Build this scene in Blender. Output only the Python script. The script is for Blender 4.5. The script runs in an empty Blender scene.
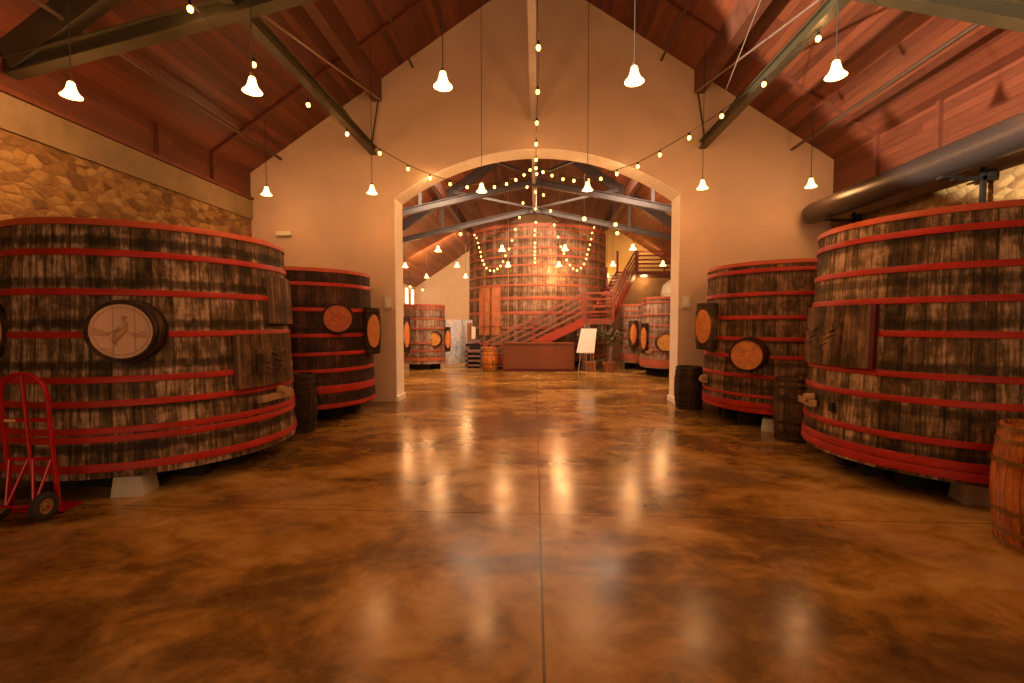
import bpy, math, random
from mathutils import Vector, Matrix
random.seed(7)
R = math.radians
PI = math.pi
COL = bpy.context.scene.collection

# ------------------------------------------------------------------ materials
def new_mat(name):
    m = bpy.data.materials.new(name); m.use_nodes = True
    nt = m.node_tree; b = nt.nodes['Principled BSDF']
    return m, nt, b
def N(nt, t, **kw):
    n = nt.nodes.new(t)
    for k, v in kw.items(): setattr(n, k, v)
    return n
def L(nt, a, b): nt.links.new(a, b)
def math_n(nt, op, a, b=None, c=None):
    n = N(nt, 'ShaderNodeMath', operation=op)
    for i, v in enumerate((a, b, c)):
        if v is None: continue
        if isinstance(v, (int, float)): n.inputs[i].default_value = v
        else: L(nt, v, n.inputs[i])
    return n.outputs[0]
def mixc(nt, fac, a, b, blend='MIX'):
    n = N(nt, 'ShaderNodeMix', data_type='RGBA', blend_type=blend)
    for i, v in ((0, fac), (6, a), (7, b)):
        if isinstance(v, (int, float)): n.inputs[i].default_value = v
        elif isinstance(v, tuple): n.inputs[i].default_value = (*v[:3], 1)
        else: L(nt, v, n.inputs[i])
    return n.outputs[2]
def ramp(nt, fac, stops):
    n = N(nt, 'ShaderNodeValToRGB'); e = n.color_ramp.elements
    while len(e) < len(stops): e.new(0.5)
    for k, (p, c) in enumerate(stops):
        e[k].position = p; e[k].color = (*c, 1) if len(c) == 3 else c
    L(nt, fac, n.inputs[0]); return n.outputs[0]
def noise(nt, vec, scale, detail=4, rough=.55, dist=0):
    n = N(nt, 'ShaderNodeTexNoise'); n.inputs['Scale'].default_value = scale
    n.inputs['Detail'].default_value = detail; n.inputs['Roughness'].default_value = rough
    n.inputs['Distortion'].default_value = dist
    if vec is not None: L(nt, vec, n.inputs['Vector'])
    return n.outputs[0]
def mapping(nt, vec, sc=(1, 1, 1), loc=(0, 0, 0)):
    n = N(nt, 'ShaderNodeMapping'); n.inputs['Scale'].default_value = sc; n.inputs['Location'].default_value = loc
    L(nt, vec, n.inputs[0]); return n.outputs[0]
def objco(nt): return N(nt, 'ShaderNodeTexCoord').outputs['Object']
def bump(nt, b, h, dist=.01, strength=.5):
    n = N(nt, 'ShaderNodeBump'); n.inputs['Distance'].default_value = dist; n.inputs['Strength'].default_value = strength
    L(nt, h, n.inputs['Height']); L(nt, n.outputs[0], b.inputs['Normal'])
def simple(name, c, rough=.6, metal=0, var=.0, scale=8, spec=.5):
    m, nt, b = new_mat(name)
    b.inputs['Roughness'].default_value = rough; b.inputs['Metallic'].default_value = metal
    b.inputs['Specular IOR Level'].default_value = spec
    n = noise(nt, objco(nt), scale)
    v = max(var, .06)
    col = ramp(nt, n, [(.3, tuple(x*(1-v) for x in c)), (.7, tuple(min(1, x*(1+v)) for x in c))])
    L(nt, col, b.inputs['Base Color'])
    return m
def emit(name, c, s):
    m, nt, b = new_mat(name)
    b.inputs['Base Color'].default_value = (*c, 1)
    b.inputs['Emission Color'].default_value = (*c, 1); b.inputs['Emission Strength'].default_value = s
    return m
def planks(name, c1, c2, axis, width, along, rough=.55, rand=.5, gap=.04, seg=3.4):
    """long boards: `along` = board direction axis index, `axis` = across axis index"""
    m, nt, b = new_mat(name)
    s = N(nt, 'ShaderNodeSeparateXYZ'); co = objco(nt); L(nt, co, s.inputs[0])
    t = math_n(nt, 'MULTIPLY', s.outputs[axis], 1/width)
    idx = math_n(nt, 'FLOOR', t); fr = math_n(nt, 'FRACT', t)
    wn = N(nt, 'ShaderNodeTexWhiteNoise', noise_dimensions='1D'); L(nt, idx, wn.inputs['W'])
    # butt joints: shift along per board
    al = math_n(nt, 'ADD', math_n(nt, 'MULTIPLY', s.outputs[along], 1/seg), math_n(nt, 'MULTIPLY', wn.outputs[0], 7))
    sg_ = math_n(nt, 'FLOOR', al)
    wn2 = N(nt, 'ShaderNodeTexWhiteNoise', noise_dimensions='2D')
    cb = N(nt, 'ShaderNodeCombineXYZ'); L(nt, idx, cb.inputs[0]); L(nt, sg_, cb.inputs[1]); L(nt, cb.outputs[0], wn2.inputs['Vector'])
    sc = [14, 14, 14]; sc[along] = .8
    g = noise(nt, mapping(nt, co, tuple(sc)), 2.2, 5, .6, .4)
    f = math_n(nt, 'ADD', math_n(nt, 'MULTIPLY', wn2.outputs[0], rand), math_n(nt, 'MULTIPLY', g, 1-rand))
    col = ramp(nt, f, [(.15, c1), (.8, c2)])
    edge = math_n(nt, 'LESS_THAN', fr, gap)
    col = mixc(nt, math_n(nt, 'MULTIPLY', edge, .7), col, tuple(x*.2 for x in c1))
    L(nt, col, b.inputs['Base Color']); b.inputs['Roughness'].default_value = rough
    h = math_n(nt, 'SUBTRACT', math_n(nt, 'MULTIPLY', g, .3), edge)
    bump(nt, b, h, .006, .5)
    return m
def staves(name, c_dark, c_mid, c_light, n, band=.4, bandamt=.6, rough=.7, phase=0, gapc=.1, spec=.22):
    """upright barrel staves around the object's own Z axis, weathered"""
    m, nt, b = new_mat(name)
    co = objco(nt); s = N(nt, 'ShaderNodeSeparateXYZ'); L(nt, co, s.inputs[0])
    a = math_n(nt, 'ARCTAN2', s.outputs[1], s.outputs[0])
    t = math_n(nt, 'ADD', math_n(nt, 'MULTIPLY', a, n/(2*PI)), 100)
    idx = math_n(nt, 'FLOOR', t); fr = math_n(nt, 'FRACT', t)
    wn = N(nt, 'ShaderNodeTexWhiteNoise', noise_dimensions='1D'); L(nt, idx, wn.inputs['W'])
    g = noise(nt, mapping(nt, co, (16, 16, 1.2)), 1.6, 7, .72, .3)
    pat = noise(nt, mapping(nt, co, (1.5, 1.5, 2.6)), 1.5, 6, .68)
    g2 = noise(nt, mapping(nt, co, (7, 7, 3.5)), 1.6, 5, .7)
    f = math_n(nt, 'ADD', math_n(nt, 'MULTIPLY', wn.outputs[0], .30), math_n(nt, 'MULTIPLY', math_n(nt, 'SUBTRACT', g, .5), 1.3))
    f = math_n(nt, 'ADD', f, math_n(nt, 'MULTIPLY', math_n(nt, 'SUBTRACT', pat, .5), .9))
    f = math_n(nt, 'ADD', math_n(nt, 'ADD', f, .26), math_n(nt, 'MULTIPLY', math_n(nt, 'SUBTRACT', g2, .5), .7))
    col = ramp(nt, f, [(.12, c_dark), (.42, c_mid), (.72, c_light)])
    # dark weather rings between the hoops
    w = noise(nt, mapping(nt, co, (9, 9, .6)), 1.5, 3)
    z = math_n(nt, 'ADD', s.outputs[2], math_n(nt, 'MULTIPLY', math_n(nt, 'SUBTRACT', w, .5), .07))
    sn = math_n(nt, 'SINE', math_n(nt, 'ADD', math_n(nt, 'MULTIPLY', z, 2*PI/band), phase))
    r = ramp(nt, sn, [(.62, (0, 0, 0)), (.92, (1, 1, 1))])
    col = mixc(nt, math_n(nt, 'MULTIPLY', r, bandamt), col, tuple(x*.45 for x in c_dark))
    dist = math_n(nt, 'ABSOLUTE', math_n(nt, 'SUBTRACT', fr, .5))
    edge = math_n(nt, 'GREATER_THAN', dist, .5-gapc/2)
    col = mixc(nt, math_n(nt, 'MULTIPLY', edge, .55), col, tuple(x*.4 for x in c_dark))
    L(nt, col, b.inputs['Base Color'])
    L(nt, ramp(nt, g, [(.3, (rough-.12,)*3), (.7, (rough+.12,)*3)]), b.inputs['Roughness'])
    b.inputs['Specular IOR Level'].default_value = spec
    bump(nt, b, math_n(nt, 'SUBTRACT', math_n(nt, 'MULTIPLY', g, .5), edge), .012, .6)
    return m

M = {}
M['stave_old'] = staves('weathered_staves', (.022, .011, .004), (.14, .082, .038), (.58, .38, .25), 54, .41, .72)
M['stave_right'] = staves('weathered_staves_right', (.024, .012, .004), (.14, .082, .034), (.56, .36, .22), 50, .43, .6, phase=1.3)
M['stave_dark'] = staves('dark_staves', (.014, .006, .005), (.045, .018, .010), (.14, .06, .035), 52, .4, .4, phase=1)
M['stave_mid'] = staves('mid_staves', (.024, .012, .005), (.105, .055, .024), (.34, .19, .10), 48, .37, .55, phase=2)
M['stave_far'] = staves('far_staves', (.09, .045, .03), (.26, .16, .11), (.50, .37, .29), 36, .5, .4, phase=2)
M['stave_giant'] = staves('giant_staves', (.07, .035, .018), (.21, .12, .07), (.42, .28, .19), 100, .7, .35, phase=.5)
M['cask_dark'] = staves('dark_cask_staves', (.012, .006, .004), (.045, .022, .012), (.11, .055, .03), 22, .5, .3)
M['cask_mid'] = staves('worn_cask_staves', (.03, .015, .007), (.10, .055, .025), (.22, .13, .06), 22, .5, .4)
M['cask_red'] = staves('varnished_cask_staves', (.14, .030, .006), (.36, .090, .016), (.60, .20, .04), 20, 2, 0, rough=.25, spec=.6)
M['cask_bright'] = staves('bright_cask_staves', (.30, .07, .012), (.65, .20, .035), (.85, .36, .08), 20, 2, 0, rough=.28, spec=.6)
M['hoop_red'] = simple('red_painted_hoop', (.36, .018, .008), .48, 0, .25, 3, .25)
M['hoop_orange'] = simple('orange_painted_hoop', (.44, .072, .024), .48, 0, .2, 3, .3)
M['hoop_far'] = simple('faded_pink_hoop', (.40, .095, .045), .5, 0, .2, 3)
M['hoop_dark'] = simple('dark_iron_hoop', (.05, .03, .02), .45, .6, .2)
M['hoop_brass'] = simple('tarnished_hoop', (.25, .13, .04), .35, .7, .3)
M['carved'] = planks('carved_oak', (.50, .26, .14), (.80, .48, .30), 0, .17, 2, rough=.55, rand=.4, gap=.03)
M['carved_orange'] = simple('orange_carved_oak', (.60, .20, .045), .5, 0, .2, 12)
M['carved_red'] = simple('red_brown_carved_oak', (.45, .10, .025), .5, 0, .2, 12)
M['carved_yellow'] = simple('yellow_varnished_oak', (.72, .36, .08), .45, 0, .2, 12)
M['relief_dark'] = simple('shade_tinted_relief', (.48, .25, .13), .6, 0, .2, 12)  # same oak slightly darker, the shading of the carving put into the colour
M['panel'] = staves('weathered_panel', (.022, .011, .004), (.12, .060, .023), (.30, .17, .08), 60, .6, .3, phase=.4)
M['panel_edge'] = simple('panel_edge', (.16, .09, .05), .7, 0, .2)
M['tap_wood'] = simple('pale_tap_wood', (.36, .20, .09), .6, 0, .25)
M['maroon'] = simple('maroon_paint', (.09, .004, .003), .5)
M['black'] = simple('black_metal', (.015, .013, .012), .5, .3)
M['cradle'] = simple('dark_timber', (.012, .008, .006), .85)
M['block'] = simple('concrete_block', (.50, .46, .38), .85, 0, .12)
M['steel'] = simple('painted_steel', (.060, .046, .021), .5, .2, .15, 3)
M['steel_far'] = simple('painted_steel_far', (.075, .060, .058), .45, .3, .15, 3)
M['steel_pale'] = simple('pale_pipe', (.42, .36, .33), .4, .3, .1)
M['purlin'] = simple('glulam_beam', (.12, .038, .018), .55, 0, .25, 5)
M['pipe'] = simple('ceiling_pipe', (.10, .06, .04), .4, .5)
M['rod'] = simple('steel_rod', (.35, .24, .18), .4, .6)
M['cable'] = simple('black_cable', (.025, .018, .014), .6)
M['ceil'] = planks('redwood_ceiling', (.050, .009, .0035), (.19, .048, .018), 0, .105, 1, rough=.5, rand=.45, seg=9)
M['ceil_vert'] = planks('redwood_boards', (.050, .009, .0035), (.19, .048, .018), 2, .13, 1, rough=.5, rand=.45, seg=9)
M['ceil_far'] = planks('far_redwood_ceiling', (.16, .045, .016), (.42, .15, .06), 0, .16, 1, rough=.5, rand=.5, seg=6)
M['batten'] = simple('redwood_batten', (.12, .028, .010), .55, 0, .2)
M['trim_red'] = simple('redwood_trim', (.15, .036, .014), .45, 0, .2)
M['plaster'] = simple('warm_plaster', (.64, .44, .30), .85, 0, .05, 1.5)
M['plaster_far'] = simple('far_plaster', (.68, .47, .29), .85, 0, .04, 1.5)
M['reveal'] = simple('light_tinted_reveal', (.95, .85, .74), .75, 0, .03)  # paler than the wall plaster, bright light on the reveal put into the colour
M['yellow_wall'] = simple('ochre_plaster', (.62, .38, .12), .85, 0, .06, 1.5)
M['band'] = simple('concrete_band', (.25, .165, .08), .85, 0, .2, 2.5)
M['chrome'] = simple('galvanised', (.45, .38, .38), .35, .9)
M['white'] = simple('white_plastic', (.75, .68, .55), .5)
M['white_paper'] = simple('white_card', (.95, .93, .90), .7, 0, .02)
M['plate'] = simple('beige_plate', (.62, .50, .38), .5)
M['truck'] = simple('red_enamel', (.40, .004, .012), .25, .1, .1)
M['rubber'] = simple('rubber', (.022, .018, .012), .8)
M['hub'] = simple('worn_hub', (.38, .24, .12), .4, .6)
M['tag'] = simple('yellow_tag', (.6, .42, .15), .5)
M['desk'] = planks('mahogany_panel', (.14, .030, .007), (.22, .055, .013), 0, .63, 2, rough=.35, rand=.3, gap=.01)
M['stair'] = simple('red_painted_timber', (.26, .050, .026), .45, 0, .15)
M['stair_bright'] = simple('red_stringer', (.36, .042, .016), .45, 0, .15)
M['stair_rail'] = simple('mauve_brown_rail', (.27, .095, .065), .45, 0, .15)
M['board_orange'] = simple('orange_boards', (.48, .17, .075), .5, 0, .25, 4)
M['terracotta'] = simple('terracotta', (.28, .10, .05), .7, 0, .2)
M['leaf'] = simple('olive_leaf', (.06, .055, .02), .6, 0, .4, 30)
M['leaf_lit'] = simple('lit_leaf_tint', (.16, .12, .04), .6, 0, .3, 30)  # brighter copy of the leaf, light on the foliage put into the colour
M['stem'] = simple('stem', (.35, .24, .18), .7)
M['mauve'] = simple('mauve_board', (.22, .12, .11), .6, 0, .15)
M['bulb'] = emit('glowing_bulb', (1.0, .44, .08), 10)
M['bulb_far'] = emit('glowing_bulb_far', (1.0, .44, .10), 7)
M['bell'] = emit('glowing_glass_bell', (1.0, .62, .22), 4.5)
M['bell_far'] = emit('glowing_far_bell', (1.0, .56, .16), 9)
M['sky'] = emit('daylit_pane', (1.0, .92, .85), 3)

# floor: stained polished concrete
def floor_mat():
    m, nt, b = new_mat('stained_concrete_floor')
    co = objco(nt); s = N(nt, 'ShaderNodeSeparateXYZ'); L(nt, co, s.inputs[0])
    n1 = noise(nt, mapping(nt, co, (.55, .9, 1)), .8, 6, .58, .5)
    n2 = noise(nt, mapping(nt, co, (1, 1.3, 1), (5, 3, 0)), 2.2, 8, .68, .6)
    n3 = noise(nt, co, 9, 6, .7)
    f = math_n(nt, 'ADD', math_n(nt, 'MULTIPLY', n1, .68), math_n(nt, 'MULTIPLY', n2, .32))
    col = ramp(nt, f, [(.37, (.042, .019, .003)), (.455, (.13, .062, .009)), (.52, (.32, .160, .027)), (.62, (.56, .33, .095))])
    col = mixc(nt, .22, col, ramp(nt, n3, [(.3, (.10, .040, .006)), (.7, (.42, .20, .045))]))
    # worn paler aisle is part of the stain: cooler grey scuffed patches
    g = ramp(nt, noise(nt, mapping(nt, co, (.5, .8, 1), (2, 7, 0)), 1.1, 6, .65, .6), [(.52, (0, 0, 0)), (.72, (1, 1, 1))])
    col = mixc(nt, math_n(nt, 'MULTIPLY', g, .45), col, (.46, .29, .15))
    # saw-cut joints
    def line(out, pos, w):
        return math_n(nt, 'LESS_THAN', math_n(nt, 'ABSOLUTE', math_n(nt, 'SUBTRACT', out, pos)), w)
    j = line(s.outputs[0], .05, .008)
    for p in (4.11, 10.27, 16.4):
        j = math_n(nt, 'MAXIMUM', j, math_n(nt, 'MULTIPLY', line(s.outputs[1], p, .006), .75))
    col = mixc(nt, math_n(nt, 'MULTIPLY', j, .85), col, (.02, .008, .004))
    L(nt, col, b.inputs['Base Color'])
    rr = ramp(nt, n2, [(.3, (.15,)*3), (.7, (.27,)*3)])
    L(nt, rr, b.inputs['Roughness'])
    b.inputs['Specular IOR Level'].default_value = .48
    h = math_n(nt, 'SUBTRACT', math_n(nt, 'MULTIPLY', n3, .12), j)
    bump(nt, b, h, .004, .35)
    return m
M['floor'] = floor_mat()

def stone_mat():
    m, nt, b = new_mat('rubble_stone')
    co = objco(nt)
    d = N(nt, 'ShaderNodeVectorMath', operation='ADD')
    nz = N(nt, 'ShaderNodeTexNoise'); nz.inputs['Scale'].default_value = 2.5; L(nt, co, nz.inputs['Vector'])
    sc = N(nt, 'ShaderNodeVectorMath', operation='SCALE'); L(nt, nz.outputs['Color'], sc.inputs[0]); sc.inputs['Scale'].default_value = .35
    L(nt, mapping(nt, co, (1, 2.6, 4.4)), d.inputs[0]); L(nt, sc.outputs[0], d.inputs[1])
    v = N(nt, 'ShaderNodeTexVoronoi', feature='DISTANCE_TO_EDGE'); v.inputs['Scale'].default_value = 2.3; L(nt, d.outputs[0], v.inputs['Vector'])
    v2 = N(nt, 'ShaderNodeTexVoronoi', feature='F1'); v2.inputs['Scale'].default_value = 2.3; L(nt, d.outputs[0], v2.inputs['Vector'])
    sp = N(nt, 'ShaderNodeSeparateColor'); L(nt, v2.outputs['Color'], sp.inputs[0])
    n = noise(nt, co, 9, 6, .7)
    f = math_n(nt, 'ADD', math_n(nt, 'MULTIPLY', sp.outputs[0], .5), math_n(nt, 'MULTIPLY', n, .5))
    col = ramp(nt, f, [(.2, (.12, .055, .013)), (.5, (.26, .135, .038)), (.8, (.40, .25, .09))])
    mort = ramp(nt, v.outputs['Distance'], [(.0, (1, 1, 1)), (.10, (0, 0, 0))])
    col = mixc(nt, math_n(nt, 'MULTIPLY', mort, .5), col, (.20, .11, .035))
    L(nt, col, b.inputs['Base Color']); b.inputs['Roughness'].default_value = .9
    h = math_n(nt, 'ADD', ramp(nt, v.outputs['Distance'], [(0, (0, 0, 0)), (.22, (1, 1, 1))]), math_n(nt, 'MULTIPLY', n, .5))
    bump(nt, b, h, .03, .6)
    return m
M['stone'] = stone_mat()

def duct_mat():
    m, nt, b = new_mat('spiral_duct')
    co = objco(nt); s = N(nt, 'ShaderNodeSeparateXYZ'); L(nt, co, s.inputs[0])
    w = math_n(nt, 'FRACT', math_n(nt, 'MULTIPLY', s.outputs[1], 1/.13))
    e = math_n(nt, 'LESS_THAN', w, .12)
    b.inputs['Base Color'].default_value = (.060, .042, .035, 1)
    b.inputs['Metallic'].default_value = .35; b.inputs['Roughness'].default_value = .36
    bump(nt, b, e, .01, .7)
    return m
M['duct'] = duct_mat()

def mural_mat():
    m, nt, b = new_mat('pastel_mural')
    co = objco(nt)
    n = noise(nt, mapping(nt, co, (1.6, 1.6, 1.1)), 2.4, 5, .6, 1.2)
    n2 = noise(nt, mapping(nt, co, (3, 3, .8), (4, 0, 0)), 2, 4, .6, .8)
    col = ramp(nt, n, [(.34, (.30, .42, .50)), (.46, (.60, .62, .70)), (.56, (.76, .66, .66)), (.66, (.40, .45, .30))])
    col = mixc(nt, ramp(nt, n2, [(.56, (0, 0, 0)), (.64, (.8, .8, .8))]), col, (.34, .24, .14))
    L(nt, col, b.inputs['Base Color']); b.inputs['Roughness'].default_value = .6
    return m
M['mural'] = mural_mat()

# ------------------------------------------------------------------ mesh builder
class MB:
    def __init__(s): s.v = []; s.f = []
    def add(s, vs, fs, mat=None):
        o = len(s.v)
        for p in vs:
            p = Vector(p); s.v.append(tuple(mat @ p) if mat else tuple(p))
        s.f += [tuple(i+o for i in f) for f in fs]; return s
    def box(s, c, d, mat=None, bev=0):
        x, y, z = (k/2 for k in d)
        if bev <= 0:
            vs = [(c[0]+a*x, c[1]+b*y, c[2]+e*z) for a in (-1, 1) for b in (-1, 1) for e in (-1, 1)]
            fs = [(0, 1, 3, 2), (4, 6, 7, 5), (0, 4, 5, 1), (2, 3, 7, 6), (0, 2, 6, 4), (1, 5, 7, 3)]
            return s.add(vs, fs, mat)
        # chamfered box: octagonal prism along z
        bv = min(bev, x*.9, y*.9)
        ring = [(-x+bv, -y), (x-bv, -y), (x, -y+bv), (x, y-bv), (x-bv, y), (-x+bv, y), (-x, y-bv), (-x, -y+bv)]
        vs = []
        for zz, k in ((-z, .0), (-z+bv, 1), (z-bv, 1), (z, 0)):
            for (a, b) in ring:
                q = 1 if k else 1-bv/max(x, y)
                vs.append((c[0]+a*q, c[1]+b*q, c[2]+zz))
        fs = [tuple(range(7, -1, -1)), tuple(range(24, 32))]
        for r in range(3):
            for i in range(8):
                j = (i+1) % 8; fs.append((r*8+i, r*8+j, r*8+8+j, r*8+8+i))
        return s.add(vs, fs, mat)
    def lathe(s, prof, n=32, mat=None, closed=False, a0=0, a1=2*PI):
        """prof: list of (r, z)"""
        full = abs(a1-a0-2*PI) < 1e-6
        m = n if full else n+1
        vs = []
        for (r, z) in prof:
            for i in range(m):
                a = a0+(a1-a0)*i/n; vs.append((r*math.cos(a), r*math.sin(a), z))
        fs = []; k = len(prof)
        for j in range(k if closed else k-1):
            j2 = (j+1) % k
            for i in range(n):
                i2 = (i+1) % m if full else i+1
                fs.append((j*m+i, j*m+i2, j2*m+i2, j2*m+i))
        if not full and closed:
            fs.append(tuple(j*m for j in range(k))); fs.append(tuple(j*m+n for j in range(k-1, -1, -1)))
        return s.add(vs, fs, mat)
    def disc(s, r, z, n=32, mat=None):
        return s.add([(r*math.cos(2*PI*i/n), r*math.sin(2*PI*i/n), z) for i in range(n)], [tuple(range(n))], mat)
    def tube(s, pts, r, n=8, cap=True, rs=None):
        pts = [Vector(p) for p in pts]; k = len(pts); vs = []
        up = None
        for i, p in enumerate(pts):
            t = (pts[min(i+1, k-1)]-pts[max(i-1, 0)]).normalized()
            if up is None:
                up = Vector((0, 0, 1)) if abs(t.z) < .9 else Vector((1, 0, 0))
            a = t.cross(up)
            if a.length < 1e-4: a = t.cross(Vector((0, 1, 0)))
            a.normalize(); b = a.cross(t).normalized(); up = b
            rr = rs[i] if rs else r
            for q in range(n):
                w = 2*PI*q/n; vs.append(tuple(p+(a*math.cos(w)+b*math.sin(w))*rr))
        fs = []
        for i in range(k-1):
            for q in range(n):
                q2 = (q+1) % n; fs.append((i*n+q, i*n+q2, (i+1)*n+q2, (i+1)*n+q))
        if cap: fs += [tuple(range(n-1, -1, -1)), tuple(range((k-1)*n, k*n))]
        return s.add(vs, fs)
    def beam(s, a, b, w, h, mat=None):
        """rectangular bar from a to b, w across (horizontal), h high"""
        a = Vector(a); b = Vector(b); t = (b-a).normalized()
        side = t.cross(Vector((0, 0, 1)))
        if side.length < 1e-4: side = Vector((1, 0, 0))
        side.normalize(); up = side.cross(t).normalized()
        vs = [tuple(p+side*x*w/2+up*z*h/2) for p in (a, b) for x in (-1, 1) for z in (-1, 1)]
        return s.add(vs, [(0, 1, 3, 2), (4, 6, 7, 5), (0, 4, 5, 1), (2, 3, 7, 6), (0, 2, 6, 4), (1, 5, 7, 3)], mat)
    def ibeam(s, a, b, w, h, t=.02):
        a = Vector(a); b = Vector(b); d = (b-a).normalized()
        side = d.cross(Vector((0, 0, 1))).normalized(); up = side.cross(d).normalized()
        s.beam(a+up*(h/2-t/2), b+up*(h/2-t/2), w, t); s.beam(a-up*(h/2-t/2), b-up*(h/2-t/2), w, t)
        return s.beam(a, b, w*.30, h-t)
    def prism(s, poly, y0, y1):
        n = len(poly)
        vs = [(x, y0, z) for x, z in poly]+[(x, y1, z) for x, z in poly]
        fs = [tuple(range(n)), tuple(range(2*n-1, n-1, -1))]+[(i, n+i, n+(i+1) % n, (i+1) % n) for i in range(n)]
        return s.add(vs, fs)
    def sphere(s, c, r, n=12, m=8, sc=(1, 1, 1), mat=None):
        vs = [(c[0], c[1], c[2]+r*sc[2])]
        for j in range(1, m):
            th = PI*j/m
            for i in range(n):
                a = 2*PI*i/n; vs.append((c[0]+r*sc[0]*math.sin(th)*math.cos(a), c[1]+r*sc[1]*math.sin(th)*math.sin(a), c[2]+r*sc[2]*math.cos(th)))
        vs.append((c[0], c[1], c[2]-r*sc[2])); fs = []
        for i in range(n): fs.append((0, 1+i, 1+(i+1) % n))
        for j in range(m-2):
            for i in range(n):
                a = 1+j*n+i; b = 1+j*n+(i+1) % n; fs.append((a, a+n, b+n, b))
        l = len(vs)-1
        for i in range(n): fs.append((l, 1+(m-2)*n+(i+1) % n, 1+(m-2)*n+i))
        return s.add(vs, fs, mat)
    def build(s, name, mat, parent=None, smooth=False, ang=35):
        me = bpy.data.meshes.new(name); me.from_pydata(s.v, [], s.f); me.validate(); me.update()
        import bmesh
        bm = bmesh.new(); bm.from_mesh(me); bmesh.ops.recalc_face_normals(bm, faces=bm.faces)
        if smooth:
            for f in bm.faces: f.smooth = True
            for e in bm.edges:
                if len(e.link_faces) == 2 and e.calc_face_angle(0) > R(ang): e.smooth = False
        bm.to_mesh(me); bm.free()
        me.materials.append(mat)
        o = bpy.data.objects.new(name, me); COL.objects.link(o)
        if parent: o.parent = parent
        return o

def tag(o, label, cat, group=None):
    o['label'] = label; o['category'] = cat
    if group: o['group'] = group
    return o
def thing(name, label, cat, loc=(0, 0, 0), rz=0, group=None):
    o = bpy.data.objects.new(name, None); COL.objects.link(o)
    o.location = loc; o.rotation_euler = (0, 0, rz); return tag(o, label, cat, group)
def struct(mb, name, mat, smooth=False):
    o = mb.build(name, mat, None, smooth); o['kind'] = 'structure'; return o
def kids(o): return [c for c in bpy.data.objects if c.parent == o]
def copy_tree(o, parent=None):
    c = o.copy(); COL.objects.link(c); c.parent = parent
    for ch in kids(o):
        if not ch.name.startswith('cord'): copy_tree(ch, c)
    return c

# ------------------------------------------------------------------ the shell
XL, XR = -6.3, 6.2
ZR, SL = 9.23, .66
YW0, YW1 = 9.92, 10.47
YB, YF = -7.0, 29.5
HX = 7.8
def zr(x): return ZR-SL*abs(x)

struct(MB().box((0, (YB+YF)/2, -.1), (HX*2+.6, YF-YB+.6, .2)), 'floor', M['floor'])
# hall one roof
def slope(x0, x1, y0, y1, t=.15):
    b = MB(); z0, z1 = zr(x0), zr(x1)
    b.add([(x0, y0, z0), (x1, y0, z1), (x1, y1, z1), (x0, y1, z0), (x0, y0, z0+t), (x1, y0, z1+t), (x1, y1, z1+t), (x0, y1, z0+t)],
          [(0, 1, 2, 3), (7, 6, 5, 4), (0, 4, 5, 1), (1, 5, 6, 2), (2, 6, 7, 3), (3, 7, 4, 0)])
    return b
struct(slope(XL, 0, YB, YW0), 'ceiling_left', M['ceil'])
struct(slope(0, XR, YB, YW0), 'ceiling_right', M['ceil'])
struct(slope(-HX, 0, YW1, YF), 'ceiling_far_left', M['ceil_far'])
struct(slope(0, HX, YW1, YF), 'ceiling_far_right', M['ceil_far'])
for side, x, sg in (('left', XL, -1), ('right', XR, 1)):
    ze = zr(x); zb_ = 4.46 if sg < 0 else 4.13
    struct(MB().box((x+sg*.17, (YB+YW0)/2, 2.02 if sg < 0 else 1.90), (.34, YW0-YB, 4.04 if sg < 0 else 3.80)), 'wall_'+side, M['stone'])
    struct(MB().box((x+sg*.14, (YB+YW0)/2, 4.25 if sg < 0 else 3.96), (.36, YW0-YB, .42 if sg < 0 else .34)), 'trim_1' if sg < 0 else 'trim_2', M['band'])
    struct(MB().box((x+sg*.12, (YB+YW0)/2, (zb_+ze)/2+.05), (.24, YW0-YB, ze-zb_+.1)), 'wall_'+side+'_boards', M['ceil_vert'])
    struct(MB().box((x-sg*.04, (YB+YW0)/2, 4.50 if sg < 0 else 4.15), (.06, YW0-YB, .06)), 'trim_3' if sg < 0 else 'trim_4', M['trim_red'])
    # studs and battens (part of the boarding)
    for y in (8.68, 7.40, 4.0, 1.4):
        struct(MB().box((x-sg*.035, y, (zb_+.08+ze)/2), (.07, .06, ze-zb_-.08)), 'trim_5', M['batten'])
    for y in (8.68, 4.0, 1.4):
        b = MB(); b.beam((x, y, zr(x)-.03), (sg*.05, y, zr(.05)-.03), .055, .05)
        struct(b, 'trim_6', M['batten'])
# gable wall with the segmental archway
CR, SP, HS = 5.48, 4.47, 3.07
RA = (HS*HS+(CR-SP)**2)/(2*(CR-SP)); CZ = CR-RA
arc = []
a_end = math.asin(HS/RA)
for i in range(33):
    a = -a_end+2*a_end*i/32; arc.append((RA*math.sin(a), CZ+RA*math.cos(a)))
def gable(y0, y1, x0, x1, mat, name):
    b = MB()
    b.prism([(x0, 0), (-HS, 0), (-HS, SP), (-HS, zr(HS)), (x0, zr(x0))], y0, y1)
    b.prism([(HS, 0), (x1, 0), (x1, zr(x1)), (HS, zr(HS)), (HS, SP)], y0, y1)
    for i in range(32):
        (xa, za), (xb, zb) = arc[i], arc[i+1]
        b.prism([(xa, za), (xb, zb), (xb, zr(xb)), (xa, zr(xa))], y0, y1)
    return struct(b, name, mat)
gable(YW0, YW1, -HX, HX, M['plaster'], 'wall_back')
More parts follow.
